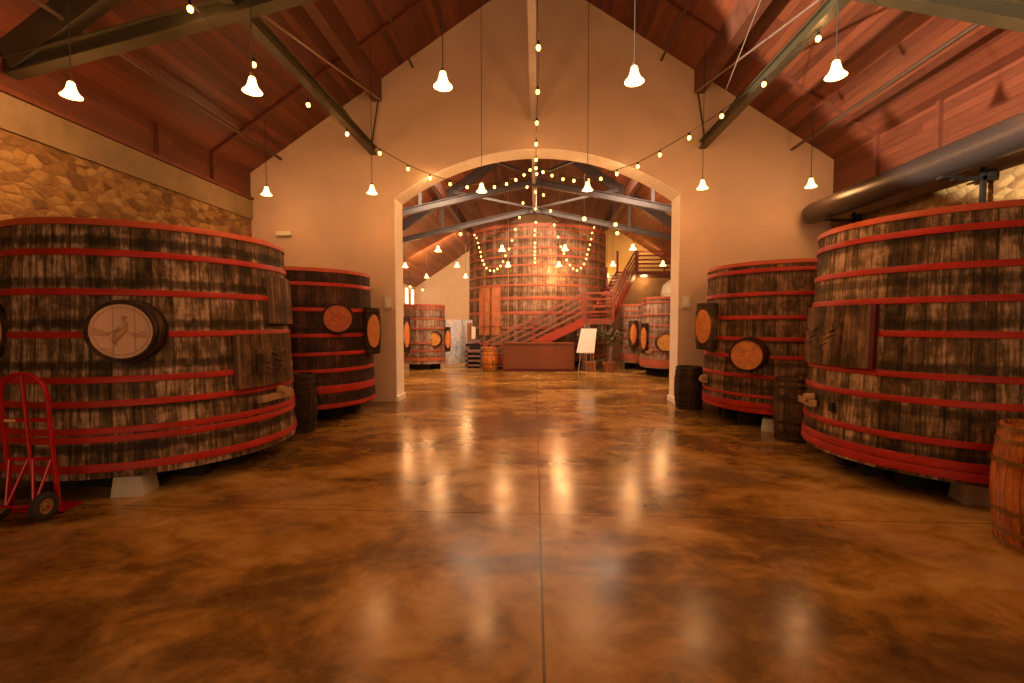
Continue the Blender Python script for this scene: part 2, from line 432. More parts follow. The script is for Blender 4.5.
# thin plaster reveal lining, its pale colour painting in the light there
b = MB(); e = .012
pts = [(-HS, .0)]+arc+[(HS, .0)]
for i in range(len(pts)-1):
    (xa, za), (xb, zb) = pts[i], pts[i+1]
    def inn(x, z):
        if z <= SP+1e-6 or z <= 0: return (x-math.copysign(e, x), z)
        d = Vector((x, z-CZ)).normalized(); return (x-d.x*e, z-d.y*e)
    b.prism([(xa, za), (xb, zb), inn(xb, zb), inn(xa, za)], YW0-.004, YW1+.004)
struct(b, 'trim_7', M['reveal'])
for sg in (-1, 1):
    struct(MB().box((sg*(HS-.02), (YW0+YW1)/2, .06), (.06, YW1-YW0+.04, .12)), 'baseboard_left' if sg < 0 else 'baseboard_right', M['reveal'])
# far hall
struct(MB().box((-HX-.15, (YW1+YF)/2, zr(HX)/2), (.3, YF-YW1, zr(HX)+.05)), 'wall_far_left', M['plaster_far'])
struct(MB().box((HX+.15, (YW1+YF)/2, zr(HX)/2), (.3, YF-YW1, zr(HX)+.05)), 'wall_far_right', M['yellow_wall'])
struct(MB().prism([(-HX, 0), (HX, 0), (HX, zr(HX)), (0, ZR), (-HX, zr(HX))], YF, YF+.3), 'wall_far', M['plaster_far'])
# ochre partition right of the giant tank
struct(MB().prism([(3.35, 4.2), (HX, 4.2), (HX, zr(HX)), (3.35, zr(3.35))], 23.6, 23.8), 'wall_mezzanine', M['yellow_wall'])
struct(MB().box((5.7, 23.65, 2.1), (4.2, .2, 4.2)), 'wall_under_mezzanine', M['band'])
struct(MB().box((6.05, 22.75, 4.12), (3.5, 1.7, .16)), 'trim_8', M['trim_red'])
# windows of the far left wall
for i, y in enumerate((27.3, 28.6)):
    w = MB(); 
    for dy, dz, sy, sz in ((-.32, 0, .06, 1.0), (.32, 0, .06, 1.0), (0, .5, .7, .06), (0, -.5, .7, .06), (0, 0, .03, .95)):
        w.box((-HX+.03, y+dy, 3.4+dz), (.08, sy, sz))
    o = struct(w, 'window_%d' % (i+1), M['white'])
    p = MB().box((-HX+.02, y, 3.4), (.02, .6, .95)).build('pane', M['sky'], o)

# ------------------------------------------------------------------ roof structure
def beam_thing(name, label, a, b_, w, h, mat, cat, ib=False, group=None):
    b = MB(); (b.ibeam if ib else b.beam)(a, b_, w, h)
    return tag(b.build(name, mat), label, cat, group)
def truss(y, label, matname, hw, ebz, cz, rafter=True, web=True, post=True, brace=True, depth=.20):
    t = thing('roof_truss', label, 'roof truss', (0, y, ebz))
    m = M[matname]
    for sg in (-1, 1):
        b = MB(); b.ibeam((sg*hw, 0, depth/2), (sg*.02, 0, cz-ebz+depth/2), .16, depth); b.build('bottom_chord', m, t)
        if rafter:
            x1 = hw
            b = MB(); b.beam((sg*x1, 0, zr(x1)-ebz-.21), (sg*.02, 0, zr(0)-ebz-.21), .15, .36); b.build('rafter', m, t)
        zc = lambda x: (cz-ebz)*(1-x/hw)+depth
        if web:
            for x in (3.62,):
                b = MB(); b.beam((sg*x, 0, zc(x)), (sg*x, 0, zr(x)-ebz-.3), .1, .12); b.build('web_post', m, t)
                if brace: b = MB(); b.beam((sg*x, 0, zc(x)), (sg*.12, 0, zr(0)-ebz-1.0), .07, .09); b.build('web_brace', m, t)
    if post:
        b = MB(); b.beam((0, 0, cz-ebz+.1), (0, 0, ZR-ebz-.4), .12, .14); b.build('king_post', M['steel_pale'] if y > 10 else m, t)
    b = MB().box((0, 0, cz-ebz+.08), (.42, .20, .26)); b.build('gusset_plate', m, t)
    return t
truss(5.25, 'olive steel roof truss crossing nearly overhead in the near hall', 'steel', 6.26, 4.68, 6.05, brace=False)
truss(-.6, 'steel roof truss behind the viewer over the near hall', 'steel', 6.26, 4.68, 6.05, brace=False)
truss(14.4, 'grey steel truss just beyond the archway, nearer of the two', 'steel_far', 7.7, 4.40, 6.04, brace=False)
truss(17.9, 'grey steel truss in front of the giant tank, farther of the two', 'steel_far', 7.7, 4.40, 6.04, brace=False)
# diagonal flat braces of the far hall roof seen above the chords
for sg, w in ((-1, 'left'), (1, 'right')):
    b = MB(); b.beam((sg*3.2, 10.6, 6.35), (sg*.1, 14.2, 6.3), .08, .08)
    tag(b.build('roof_brace', M['steel_far']), 'slim pale steel brace, nearer pair, running to the %s under the archway crown' % w, 'brace')
    b = MB(); b.beam((sg*2.6, 14.5, 5.9), (sg*.15, 17.8, 6.2), .08, .08)
    tag(b.build('roof_brace', M['steel_far']), 'slim pale steel brace between the two far trusses on the %s' % w, 'brace')
    for y, s in ((14.4, 'nearer'), (17.9, 'farther')):
        pass
    b = MB(); b.beam((sg*3.5, 10.5, 6.62), (sg*3.5, 28.9, 6.62), .2, .42)
    tag(b.build('purlin_beam', M['purlin']), 'brown glulam purlin of the far hall on the %s' % w, 'beam')
for sg, w in ((-1, 'left'), (1, 'right')):
    beam_thing('purlin_beam', 'thick brown glulam purlin under the %s roof slope ending at the arch wall' % w,
               (sg*3.42, YB, 6.80), (sg*3.42, 9.9, 6.80), .2, .52, M['purlin'], 'beam')
    beam_thing('steel_rail', 'long olive steel rail running to the arch wall, %s of the archway' % w,
               (sg*3.5, YB, 5.48), (sg*3.5, 9.88, 5.48), .14, .17, M['steel'], 'rail', ib=True)
    b = MB(); b.tube([(sg*2.61, YB, 7.2), (sg*2.61, 9.8, 7.2)], .028)
    tag(b.build('ceiling_pipe', M['pipe']), 'thin dark pipe hung high on the %s roof slope, nearer the ridge' % w, 'pipe')
    x = -5.5 if sg < 0 else 5.25
    b = MB(); b.tube([(x, YB, 5.3), (x, 9.75, 5.3)], .03)
    tag(b.build('ceiling_pipe', M['pipe']), 'thin dark pipe low on the %s roof slope above the tanks' % w, 'pipe')
    b = MB(); b.tube([(sg*3.52, 5.35, 5.6), (sg*3.30, 9.75, 6.50)], .017)
    tag(b.build('tie_rod', M['rod']), 'slanting thin tie rod from rail up to the %s purlin end' % w, 'rod')
    b = MB(); b.tube([(sg*4.15, 9.6, 6.4), (sg*3.55, 9.8, 5.55)], .022); b.tube([(sg*3.36, 9.8, 6.55), (sg*3.52, 9.8, 5.55)], .018)
    tag(b.build('end_brace', M['steel']), 'small steel V brace at the wall end of the %s rail' % w, 'brace')
b = MB(); b.beam((-.05, YB, 6.12), (-.05, 9.88, 6.12), .115, .15)
tag(b.build('ridge_rail', M['steel_pale']), 'pale square steel rail running down the centre line to the arch wall', 'rail')
b = MB(); b.beam((-.03, 10.5, 6.14), (-.03, 17.8, 6.14), .12, .16)
tag(b.build('ridge_rail', M['steel_pale']), 'pale square steel rail along the centre line beyond the archway', 'rail')

# spiral duct
t = thing('air_duct', 'long round spiral air duct hung along the right stone wall', 'duct', (5.59, 0, 3.95))
prof = [(.0, 9.72), (.14, 9.71), (.18, 9.64), (.205, 9.52), (.205, -6.9), (.0, -6.9)]
mt = Matrix.Rotation(-PI/2, 4, 'X')
b = MB().lathe(prof, 40, mt); b.build('duct_tube', M['duct'], t, True)
for y in (9.0, 6.5, 3.0):
    b = MB().box((.42, y, -.42), (.05, .05, .62)).box((.3, y, -.26), (.56, .05, .05)).box((.0, y, -.245), (.3, .09, .03)); b.box((.5, y, -.2), (.08, .1, .1))
    b.build('bracket', M['black'], t)

# ------------------------------------------------------------------ tanks
def arc_slab(Rf, p0, p1, z0, z1, th, off=.0, n=14, taper=0):
    """curved board panel lying on a tank wall; Rf(z) gives the wall radius"""
    b = MB(); vs = []; m = n+1
    for z in (z0, z1):
        for r in (Rf(z)+off, Rf(z)+off+th):
            for i in range(m):
                a = R(p0+(p1-p0)*i/n); vs.append((r*math.cos(a), r*math.sin(a), z))
    fs = []
    for i in range(n):
        fs += [(i, i+1, m+i+1, m+i), (2*m+i, 3*m+i, 3*m+i+1, 2*m+i+1), (i, 2*m+i, 2*m+i+1, i+1), (m+i, m+i+1, 3*m+i+1, 3*m+i)]
    fs += [(0, m, 3*m, 2*m), (n, 2*m+n, 3*m+n, m+n)]
    return b.add(vs, fs)
def cask_profile(r, h, bulge=.13, n=12):
    return [(r*(1-bulge+bulge*math.sin(PI*i/n)), h*i/n) for i in range(n+1)]
def axis_mat(loc, phi, tilt=0):
    """+Z of the local cask turned to point horizontally along angle phi"""
    return Matrix.Translation(loc) @ Matrix.Rotation(phi, 4, 'Z') @ Matrix.Rotation(PI/2-tilt, 4, 'Y')
def bird_relief(m, s):
    """wading bird with spread wings, in the XY plane of the disc, s = radius, up = -X after axis_mat"""
    b = MB()
    def P(u, v, w=0): return m @ Vector((-v*s, u*s, w))
    # body and neck
    neck = [(-.22, -.46), (-.20, -.30), (-.06, -.12), (.06, .02), (.14, .16), (.16, .30), (.08, .42), (.10, .52), (.2, .5)]
    rs = [.035, .11, .13, .10, .07, .055, .05, .07, .02]
    b.tube([P(u, v, .002) for u, v in neck], .05, 8, True, [r*s for r in rs])
    for sg, tip in ((-1, (-.82, .12)), (1, (.78, .02))):
        for k in range(4):
            a = (.0+sg*.05, -.02+.06*k); e = (tip[0], tip[1]-.08*k); mid = ((a[0]+e[0])/2, (a[1]+e[1])/2-.10-.03*k)
            b.tube([P(*a, .001), P(*mid, .001), P(*e, .001)], .016*s, 6)
    for u in (-.2, -.12): b.tube([P(u, -.4, .001), P(u-.05, -.55, .001)], .018*s, 6)
    for k in range(24):
        a0, a1 = 2*PI*k/24, 2*PI*(k+1)/24
        b.tube([P(.86*math.cos(a0), .86*math.sin(a0), 0), P(.86*math.cos(a1), .86*math.sin(a1), 0)], .014*s, 5, False)
    return b
def scroll_relief(m, s, seed=0):
    """carved frame and vine scrolls"""
    rnd = random.Random(seed); b = MB()
    def P(u, v, w=0): return m @ Vector((-v*s, u*s, w))
    for k in range(20):
        a0, a1 = 2*PI*k/20, 2*PI*(k+1)/20
        b.tube([P(.84*math.cos(a0), .84*math.sin(a0)), P(.84*math.cos(a1), .84*math.sin(a1))], .02*s, 5, False)
    for v in (-.45, -.1, .25):
        pts = [P(-.55+1.1*i/8, v+.09*math.sin(i*1.7+seed), .002) for i in range(9)]
        b.tube(pts, .04*s, 6)
    for k in range(5):
        b.sphere(tuple(P(rnd.uniform(-.5, .5), rnd.uniform(-.1, .55), 0)), .09*s, 8, 6)
    return b
def tank(name, label, loc, rb, rt, z0, z1, hoops, stave, hw=.065, hoop='hoop_red', lidlip=True, n=96):
    t = thing(name, label, 'wine tank', loc)
    Rf = lambda z: rb+(rt-rb)*(z-z0)/(z1-z0)
    b = MB(); prof = [(Rf(z0)-.10, z0+.09), (Rf(z0)-.06, z0), (Rf(z0), z0)]
    for i in range(1, 12): z = z0+(z1-z0)*i/12; prof.append((Rf(z), z))
    prof += [(Rf(z1), z1), (Rf(z1)-.06, z1), (Rf(z1)-.06, z1-.08)]
    b.lathe(prof, n); b.build('stave_wall', M[stave], t, True)
    b = MB().lathe([(.001, z1-.07), (Rf(z1)-.05, z1-.07), (Rf(z1)-.05, z1-.10), (.001, z1-.10)], n)
    b.build('lid', M['panel'], t, True)
    b = MB().lathe([(.001, z0+.05), (Rf(z0)-.08, z0+.05), (Rf(z0)-.08, z0+.09), (.001, z0+.09)], n)
    b.build('tank_bottom', M['cradle'], t, True)
    for h in hoops:
        z, w = (h if isinstance(h, tuple) else (h, hw))
        r0, r1 = Rf(z-w/2), Rf(z+w/2)
        o = .016
        b = MB().lathe([(r0-.004, z-w/2), (r0+o-.003, z-w/2), (r0+o, z-w/2+.004), (r1+o, z+w/2-.004), (r1+o-.003, z+w/2), (r1-.004, z+w/2)], n, None, True)
        # riveted lap joint
        b.build('hoop', M[hoop] if z < z1-.10 or hoop != 'hoop_red' else M['hoop_orange'], t, True)
    b = MB()
    k = int(2*rb/.45)
    for i in range(k):
        y = -rb*.66+1.32*rb*i/(k-1); hl = math.sqrt(max(.05, (rb*.76)**2-y*y))
        b.box((0, y, (z0+.05)/2), (2*hl, .12, z0+.05))
    b.build('cradle', M['cradle'], t)
    t['Rf'] = 0
    del t['Rf']
    return t, Rf
def mounted_cask(t, Rf, phi, z, r, proj, headmat, hoopmat, relief, bodymat='cask_mid', facing=None, seed=0):
    """short cask end fixed on the tank wall, its carved head outward"""
    ph = R(phi); fa = R(facing) if facing is not None else ph
    surf = Vector((Rf(z)*math.cos(ph), Rf(z)*math.sin(ph), z))
    d = Vector((math.cos(fa), math.sin(fa), 0)); base = surf-d*.18
    m = axis_mat(base, fa); Lh = proj+.18
    b = MB(); b.lathe([(r*1.10, 0), (r*1.07, Lh*.5), (r*1.0, Lh), (r*.93, Lh), (r*.91, Lh-.035)], 40, m)
    bo = b.build('mounted_cask', M[bodymat], t, True)
    b = MB().disc(r*.93, Lh-.03, 40, m); b.lathe([(r*.93, Lh-.03), (r*.90, Lh-.05)], 40, m)
    # the carved head, plank seams kept upright by the object axes
    b.build('carved_head', headmat, bo)
    m2 = m @ Matrix.Translation((0, 0, Lh-.03))
    b = (bird_relief if relief == 'bird' else lambda a, s: scroll_relief(a, s, seed))(m2, r*.93)
    b.build('relief', M['relief_dark'] if relief == 'bird' else headmat, bo, True)
    for q in (.86, .45):
        rr = r*1.0+(1-q)*r*.14+.006
        b = MB().lathe([(rr, Lh*q), (rr+.008, Lh*q), (rr, Lh*q-.045), (rr-.006, Lh*q-.045)], 40, m, True); b.build('cask_hoop', hoopmat, bo, True)
    return bo
def half_cask(t, Rf, phi, z, r, h, headmat, bodymat='cask_mid', oval_phi=None, seed=3):
    """upright half cask fixed on the tank wall with a carved oval on its belly"""
    ph = R(phi); c = Vector(((Rf(z)+r*.35)*math.cos(ph), (Rf(z)+r*.35)*math.sin(ph), z-h/2))
    mt = Matrix.Translation(c)
    prof = [(.001, 0)]+cask_profile(r, h)+[(.001, h)]
    b = MB().lathe(prof, 28, mt); bo = b.build('upright_cask', M[bodymat], t, True)
    op = R(oval_phi if oval_phi is not None else phi)
    vs = []; b = MB(); nn = 20
    for k in range(nn):
        a = 2*PI*k/nn; u = .62*math.cos(a); v = .36*h*math.sin(a)
        aa = op+u; rr = r*(1-.13+.13*math.sin(PI*(v+h/2)/h))+.018
        vs.append((c.x+rr*math.cos(aa), c.y+rr*math.sin(aa), z+v))
    rr = r+.03; vs.append((c.x+rr*math.cos(op), c.y+rr*math.sin(op), z))
    b.add(vs, [(k, (k+1) % nn, nn) for k in range(nn)]); b.build('carved_oval', headmat, bo, True)
    for q in (.06, .2, .8, .94):
        rr = r*(1-.13+.13*math.sin(PI*q))+.006
        b = MB().lathe([(rr-.006, h*q-.018), (rr+.004, h*q-.018), (rr+.004, h*q+.018), (rr-.006, h*q+.018)], 28, mt, True)
        b.build('cask_hoop', M['hoop_dark'], bo, True)
def panel(t, Rf, p0, p1, z0, z1, th, mat, off=.0, relief=True, tilt=0):
    b = arc_slab(Rf, p0, p1, z0, z1, th, off); o = b.build('carved_panel', mat, t)
    if relief:
        q0, q1 = p0+(p1-p0)*.22, p0+(p1-p0)*.80; y0, y1 = z0+(z1-z0)*.25, z0+(z1-z0)*.72
        b = arc_slab(Rf, q0, q1, y0, y1, .012, off+th); b.build('raised_field', M['panel'], o)
        b = MB()
        for k in range(3):
            pts = []
            for i in range(25):
                a = R(q0+(q1-q0)*(.08+.84*i/24)); z = y0+(y1-y0)*(.25+.25*k)+(y1-y0)*.08*math.sin(i*.55+k*1.3)
                r = Rf(z)+off+th+.014; pts.append((r*math.cos(a), r*math.sin(a), z))
            b.tube(pts, .011, 6)
        b.build('carved_scroll', M['panel'], o, True)
    b = arc_slab(Rf, p0-.8, p0+.5, z0+.01, z1-.01, th+.012, off, 2); b.build('panel_edge_strip', M['panel_edge'], o)
    return o
def tap(t, Rf, phi, z, ln=.3, dark=True):
    a = R(phi); m = Matrix.Rotation(a, 4, 'Z')
    r = Rf(z)
    b = MB().box((r+.055, 0, z), (.07, ln, .075), m); o = b.build('tap_board', M['tap_wood'], t)
    mm = m @ Matrix.Translation((r+.02, .1, z+.06)) @ Matrix.Rotation(PI/2, 4, 'Y')
    b = MB().lathe([(.001, .10), (.05, .10), (.055, .0)], 16, mm); b.build('bung', M['tap_wood'], o, True)

# --- near left tank
TL, f = tank('wine_tank', 'huge weathered oak tank with red hoops at the left, behind the red hand truck', (-4.765, 5.625, 0), 1.512, 1.39, .22, 2.76,
             [2.745, 2.445, 2.056, 1.634, 1.19, .953, .689, .607, (.325, .08)], 'stave_old')
mounted_cask(TL, f, -61, 1.67, .29, .17, M['carved'], M['hoop_dark'], 'bird', 'cask_dark', facing=-70)
mounted_cask(TL, f, -121, 1.67, .29, .17, M['carved'], M['hoop_dark'], 'scroll', 'cask_dark', facing=-90)
panel(TL, f, -23.5, 14, .99, 1.62, .06, M['panel'], .0)
panel(TL, f, -2.5, 30, 1.74, 2.34, .06, M['panel'], .0, relief=False)
tap(TL, f, -4, .84, .62); 
# --- near right tank
TR, f = tank('wine_tank', 'huge weathered oak tank with red hoops at the right, under the air duct', (4.8, 5.586, 0), 1.376, 1.242, .23, 2.86,
             [2.84, 2.655, 2.30, 1.98, 1.64, 1.227, .98, .60, (.395, .085), (.305, .085)], 'stave_right')
panel(TR, f, -156, -215, 1.26, 1.95, .06, M['panel'], .0)
arc_slab(f, -155.6, -153.6, 1.26, 1.95, .07).build('panel_side_shade', M['maroon'], TR)  # maroon strip painting in the shade at the panel's side
tap(TR, f, 168, .77, .42)
b = MB().box((f(.78)+.03, 0, .78), (.05, .06, .10), Matrix.Rotation(R(-172.6), 4, 'Z')); b.build('tap_hole', M['black'], TR)
# --- second left tank
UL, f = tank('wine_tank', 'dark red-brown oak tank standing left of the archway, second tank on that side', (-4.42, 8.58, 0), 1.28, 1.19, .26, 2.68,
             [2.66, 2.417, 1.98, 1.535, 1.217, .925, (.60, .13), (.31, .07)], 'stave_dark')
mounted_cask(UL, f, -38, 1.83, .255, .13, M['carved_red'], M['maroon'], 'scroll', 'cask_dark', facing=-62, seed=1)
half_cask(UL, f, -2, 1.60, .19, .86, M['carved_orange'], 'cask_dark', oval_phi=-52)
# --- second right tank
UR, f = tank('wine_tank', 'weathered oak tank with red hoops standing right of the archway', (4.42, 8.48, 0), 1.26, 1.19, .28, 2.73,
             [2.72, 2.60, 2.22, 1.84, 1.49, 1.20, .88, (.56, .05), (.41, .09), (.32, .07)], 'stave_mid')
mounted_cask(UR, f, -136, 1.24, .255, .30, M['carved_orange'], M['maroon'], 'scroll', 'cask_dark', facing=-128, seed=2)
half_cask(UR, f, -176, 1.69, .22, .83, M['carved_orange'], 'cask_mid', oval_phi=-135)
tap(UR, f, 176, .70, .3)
# --- far hall small tanks
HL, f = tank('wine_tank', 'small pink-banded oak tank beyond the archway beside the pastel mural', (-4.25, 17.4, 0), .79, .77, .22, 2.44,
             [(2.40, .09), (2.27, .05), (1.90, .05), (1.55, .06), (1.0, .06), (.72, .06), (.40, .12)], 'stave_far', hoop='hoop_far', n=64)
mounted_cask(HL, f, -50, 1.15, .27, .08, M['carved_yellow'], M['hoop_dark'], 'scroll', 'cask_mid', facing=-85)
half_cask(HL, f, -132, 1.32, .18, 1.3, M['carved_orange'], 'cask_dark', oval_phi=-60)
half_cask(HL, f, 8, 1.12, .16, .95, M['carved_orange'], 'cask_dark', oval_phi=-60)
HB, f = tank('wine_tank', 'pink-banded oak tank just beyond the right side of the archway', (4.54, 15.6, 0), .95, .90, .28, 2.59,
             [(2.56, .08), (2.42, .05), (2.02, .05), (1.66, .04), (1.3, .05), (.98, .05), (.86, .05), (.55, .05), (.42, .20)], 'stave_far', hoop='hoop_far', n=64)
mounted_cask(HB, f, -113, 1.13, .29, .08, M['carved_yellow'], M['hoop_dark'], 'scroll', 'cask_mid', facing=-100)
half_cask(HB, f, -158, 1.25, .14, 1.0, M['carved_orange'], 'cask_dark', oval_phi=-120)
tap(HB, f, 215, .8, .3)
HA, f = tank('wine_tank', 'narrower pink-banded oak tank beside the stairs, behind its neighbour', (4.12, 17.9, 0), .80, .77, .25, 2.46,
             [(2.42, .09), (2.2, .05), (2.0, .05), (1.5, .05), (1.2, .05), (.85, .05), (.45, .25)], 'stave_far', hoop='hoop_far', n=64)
half_cask(HA, f, -122, 1.35, .18, 1.0, M['carved_orange'], 'cask_mid', oval_phi=-100)
# --- giant tank
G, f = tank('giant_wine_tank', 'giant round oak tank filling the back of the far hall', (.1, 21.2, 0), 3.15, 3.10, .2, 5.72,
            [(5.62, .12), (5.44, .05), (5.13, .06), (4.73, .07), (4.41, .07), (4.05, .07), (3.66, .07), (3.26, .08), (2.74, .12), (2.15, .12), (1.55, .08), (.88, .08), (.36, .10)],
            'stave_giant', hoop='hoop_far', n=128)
for p0, p1 in ((-139.5, -135), (-132.6, -128), (-125.6, -118.5)):
    arc_slab(f, p0, p1, 1.24, 3.2, .08).build('tall_board', M['board_orange'], G)
arc_slab(f, -141, -117, 1.62, 1.66, .10).build('cross_batten', M['board_orange'], G)
b = MB(); r = f(2)+.06; a = R(-111.3); b.tube([(r*math.cos(a), r*math.sin(a), .9), (r*math.cos(a), r*math.sin(a), 5.9)], .018)
b.build('conduit', M['tap_wood'], G)

# concrete blocks under the tanks
def block(x, y, rz, label, s=(.30, .26, .20)):
    b = MB(); w, d, h = s
    vs = [(-w/2, -d/2, 0), (w/2, -d/2, 0), (w/2, d/2, 0), (-w/2, d/2, 0)]
    vs += [(k*.86, j*.86, h) for k, j, _ in vs]
    b.add(vs, [(3, 2, 1, 0), (4, 5, 6, 7), (0, 1, 5, 4), (1, 2, 6, 5), (2, 3, 7, 6), (3, 0, 4, 7)])
    o = b.build('footing_block', M['block']); o.location = (x, y, 0); o.rotation_euler[2] = rz
    tag(o, label, 'concrete block')
block(-4.12, 4.44, R(10), 'pale concrete footing block under the front of the huge left tank')
block(4.32, 4.62, R(-12), 'pale concrete footing block under the huge right tank beside the varnished cask')
block(3.86, 7.55, R(-30), 'small pale concrete block under the tank right of the archway, behind a worn cask')
block(4.50, 14.80, 0, 'pale concrete block under the pink-banded tank beyond the archway', (.34, .2, .25))

# ------------------------------------------------------------------ free-standing casks
def cask(name, label, loc, r, h, mat, hoopmat, rz=0, bung=None, bulge=.13):
    t = thing(name, label, 'barrel', loc, rz)
    pr = cask_profile(r, h, bulge, 16)
    b = MB().lathe(pr+[(pr[-1][0]-.02, h), (pr[-1][0]-.025, h-.03), (.001, h-.03)], 40); b.lathe([(.001, .02), (pr[0][0]-.01, .02), pr[0]], 40)
    b.build('stave_body', M[mat], t, True)
    for q in (.03, .13, .30, .70, .87, .97):
        rr = r*(1-bulge+bulge*math.sin(PI*q))
        dr = r*bulge*math.cos(PI*q)*PI*.02/h*h/h if h else 0
        b = MB().lathe([(rr-.004-dr, h*q-.018), (rr+.008-dr, h*q-.018), (rr+.008+dr, h*q+.018), (rr-.004+dr, h*q+.018)], 40, None, True)
        b.build('hoop', M[hoopmat], t, True)
    if bung is not None:
        a = R(bung); mm = Matrix.Translation((r*.995*math.cos(a), r*.995*math.sin(a), h*.5)) @ Matrix.Rotation(a, 4, 'Z') @ Matrix.Rotation(PI/2, 4, 'Y')
        b = MB().lathe([(.026, 0), (.026, .007), (.001, .007)], 16, mm); b.build('bung_hole', M['black'], t)
    return t
cask('wine_cask', 'glossy varnished orange-red cask with black bung hole at the right edge', (3.95, 3.66, 0), .31, .96, 'cask_red', 'hoop_brass', 0, -150)
cask('wine_cask', 'small dark cask standing against the wall right of the archway', (3.17, 9.50, 0), .285, .86, 'cask_dark', 'hoop_dark')
cask('wine_cask', 'worn grey-brown cask in the gap between the two right-hand tanks', (3.90, 7.0, 0), .28, .93, 'cask_mid', 'hoop_dark')
cask('wine_cask', 'dark cask in the gap between the two left-hand tanks', (-3.79, 7.16, 0), .25, .93, 'cask_dark', 'hoop_dark')
cask('wine_cask', 'small bright orange cask beside the mahogany counter', (-1.64, 16.75, 0), .31, .84, 'cask_bright', 'hoop_brass')

# ------------------------------------------------------------------ hand truck
t = thing('hand_truck', 'red tubular hand truck with two rubber wheels by the big left tank', 'hand truck', (-4.56, 3.90, 0), R(6))
W_ = .20; H_ = 1.36
def fr(u, z): return (u, -.02-.085*z/1.34, z)
out = [fr(-W_*1.02, .03), fr(-W_, .5), fr(-W_, 1.08)]+[fr(-W_*math.cos(PI*k/10), 1.09+.21*math.sin(PI*k/10)) for k in range(1, 10)]+[fr(W_, 1.08), fr(W_, .5), fr(W_*1.02, .03)]
MB().tube(out, .0195, 10).build('frame', M['truck'], t, True)
MB().tube([fr(0, .05), fr(0, 1.30)], .015, 8).build('centre_bar', M['truck'], t, True)
for z in (.52, .88): MB().beam(fr(-W_, z), fr(W_, z), .012, .035).build('cross_bar', M['truck'], t)
MB().box((0, .10, .02), (.44, .22, .012)).build('toe_plate', M['truck'], t)
MB().tube([(-.24, -.16, .125), (.24, -.16, .125)], .011, 8).build('axle', M['truck'], t, True)
for sg in (-1, 1):
    MB().tube([fr(sg*W_*.9, .52), (sg*.12, -.16, .14)], .012, 8).tube([fr(sg*.02, .52), (sg*.11, -.16, .14)], .012, 8).build('strut', M['truck'], t, True)
    mm = Matrix.Translation((sg*.20, -.16, .125)) @ Matrix.Rotation(PI/2, 4, 'Y')
    w = MB().lathe([(.070, -.026), (.100, -.032), (.120, -.022), (.125, 0), (.120, .022), (.100, .032), (.070, .026), (.066, 0)], 32, mm, True).build('wheel', M['rubber'], t, True)
    MB().lathe([(.001, -.03), (.03, -.03), (.035, -.012), (.07, -.018), (.07, .018), (.035, .012), (.03, .03), (.001, .03)], 24, mm).build('hub', M['hub'], w, True)
MB().box(fr(-.13, .88), (.09, .03, .022)).build('label_tag', M['tag'], t)

# ------------------------------------------------------------------ small wall fittings
t = thing('emergency_light', 'small white emergency light box high on the wall above the second left tank', 'light fitting', (-5.54, 9.90, 3.72))
MB().box((0, -.03, 0), (.34, .09, .09), None, .01).build('housing', M['white'], t)
MB().lathe([(.001, -.10), (.03, -.10), (.035, -.075)], 16, Matrix.Translation((.0, 0, .01)) @ Matrix.Rotation(-PI/2, 4, 'X') @ Matrix.Rotation(PI, 4, 'Y') @ Matrix.Translation((0, 0, 0))).build('lamp_head', M['white'], t, True)
def wplate(x, z, label):
    t = thing('wall_panel', label, 'wall panel', (x, 9.90, z))
    MB().box((0, 0, 0), (.19, .05, .28)).build('cover_plate', M['plate'], t)
    MB().box((0, -.03, 0), (.13, .012, .21)).build('grille', M['white'], t)
wplate(3.21, 2.20, 'small pale rectangular cover plate on the wall right of the archway')
wplate(-3.22, 2.20, 'small tan rectangular cover plate on the wall left of the archway')

# ------------------------------------------------------------------ pendants
def bell_prof(s):
    return [(.028*s, .0), (.045*s, -.02*s), (.055*s, -.07*s), (.068*s, -.12*s), (.095*s, -.17*s), (.128*s, -.205*s), (.132*s, -.215*s), (.122*s, -.212*s), (.088*s, -.175*s), (.060*s, -.12*s), (.048*s, -.07*s), (.036*s, -.02*s)]
def make_pendant(label, group, s, far=False):
    t = thing('pendant_lamp', label, 'pendant lamp', (0, 0, 0), 0, group)
    MB().lathe(bell_prof(s), 24, Matrix.Translation((0, 0, .215*s)), True).build('glass_bell', M['bell_far' if far else 'bell'], t, True)
    MB().lathe([(.001, .27*s), (.016*s, .27*s), (.03*s, .24*s), (.032*s, .205*s), (.001, .205*s)], 14).build('cap', M['hoop_brass'], t, True)
    MB().sphere((0, 0, .10*s), .035*s, 10, 8).build('bulb', M['bulb'], t, True)
    return t
def add_light(name, kind, loc, energy, color, size=.06, parent=None, **kw):
    l = bpy.data.lights.new(name, kind); l.energy = energy; l.color = color
    if kind in ('POINT', 'SPOT'): l.shadow_soft_size = size
    for k, v in kw.items(): setattr(l, k, v)
    o = bpy.data.objects.new(name, l); COL.objects.link(o); o.location = loc
    if parent: o.parent = parent
    return o
WARM = (1.0, .50, .19)
def pendant(proto, x, y, z, top, label, energy, far=False):
    o = copy_tree(proto) if proto['used'] else proto
    proto['used'] = 1
    if o is not proto: del o['used']
    o.location = (x, y, z); o['label'] = label
    s = 1.0
    MB().tube([(0, 0, .22), (0, 0, top-z)], .006, 6).build('cord', M['cable'], o)
    if energy: add_light('pendant_light', 'POINT', (x, y, z-.03), energy, WARM, .16)
    return o
pos = ['leftmost', 'second from left', 'third from left', 'third from right', 'second from right', 'rightmost']
pp = make_pendant('', 'pendant lamps of the near row', .77); pp['used'] = 0
E1 = 64
for i, x in enumerate((-5.24, -3.13, -1.0, 1.05, 3.12, 5.22)):
    pendant(pp, x, 5.0, 4.31, zr(x)-.02, 'large glowing bell pendant lamp, %s in the nearer overhead row' % pos[i], E1)
del pp['used']
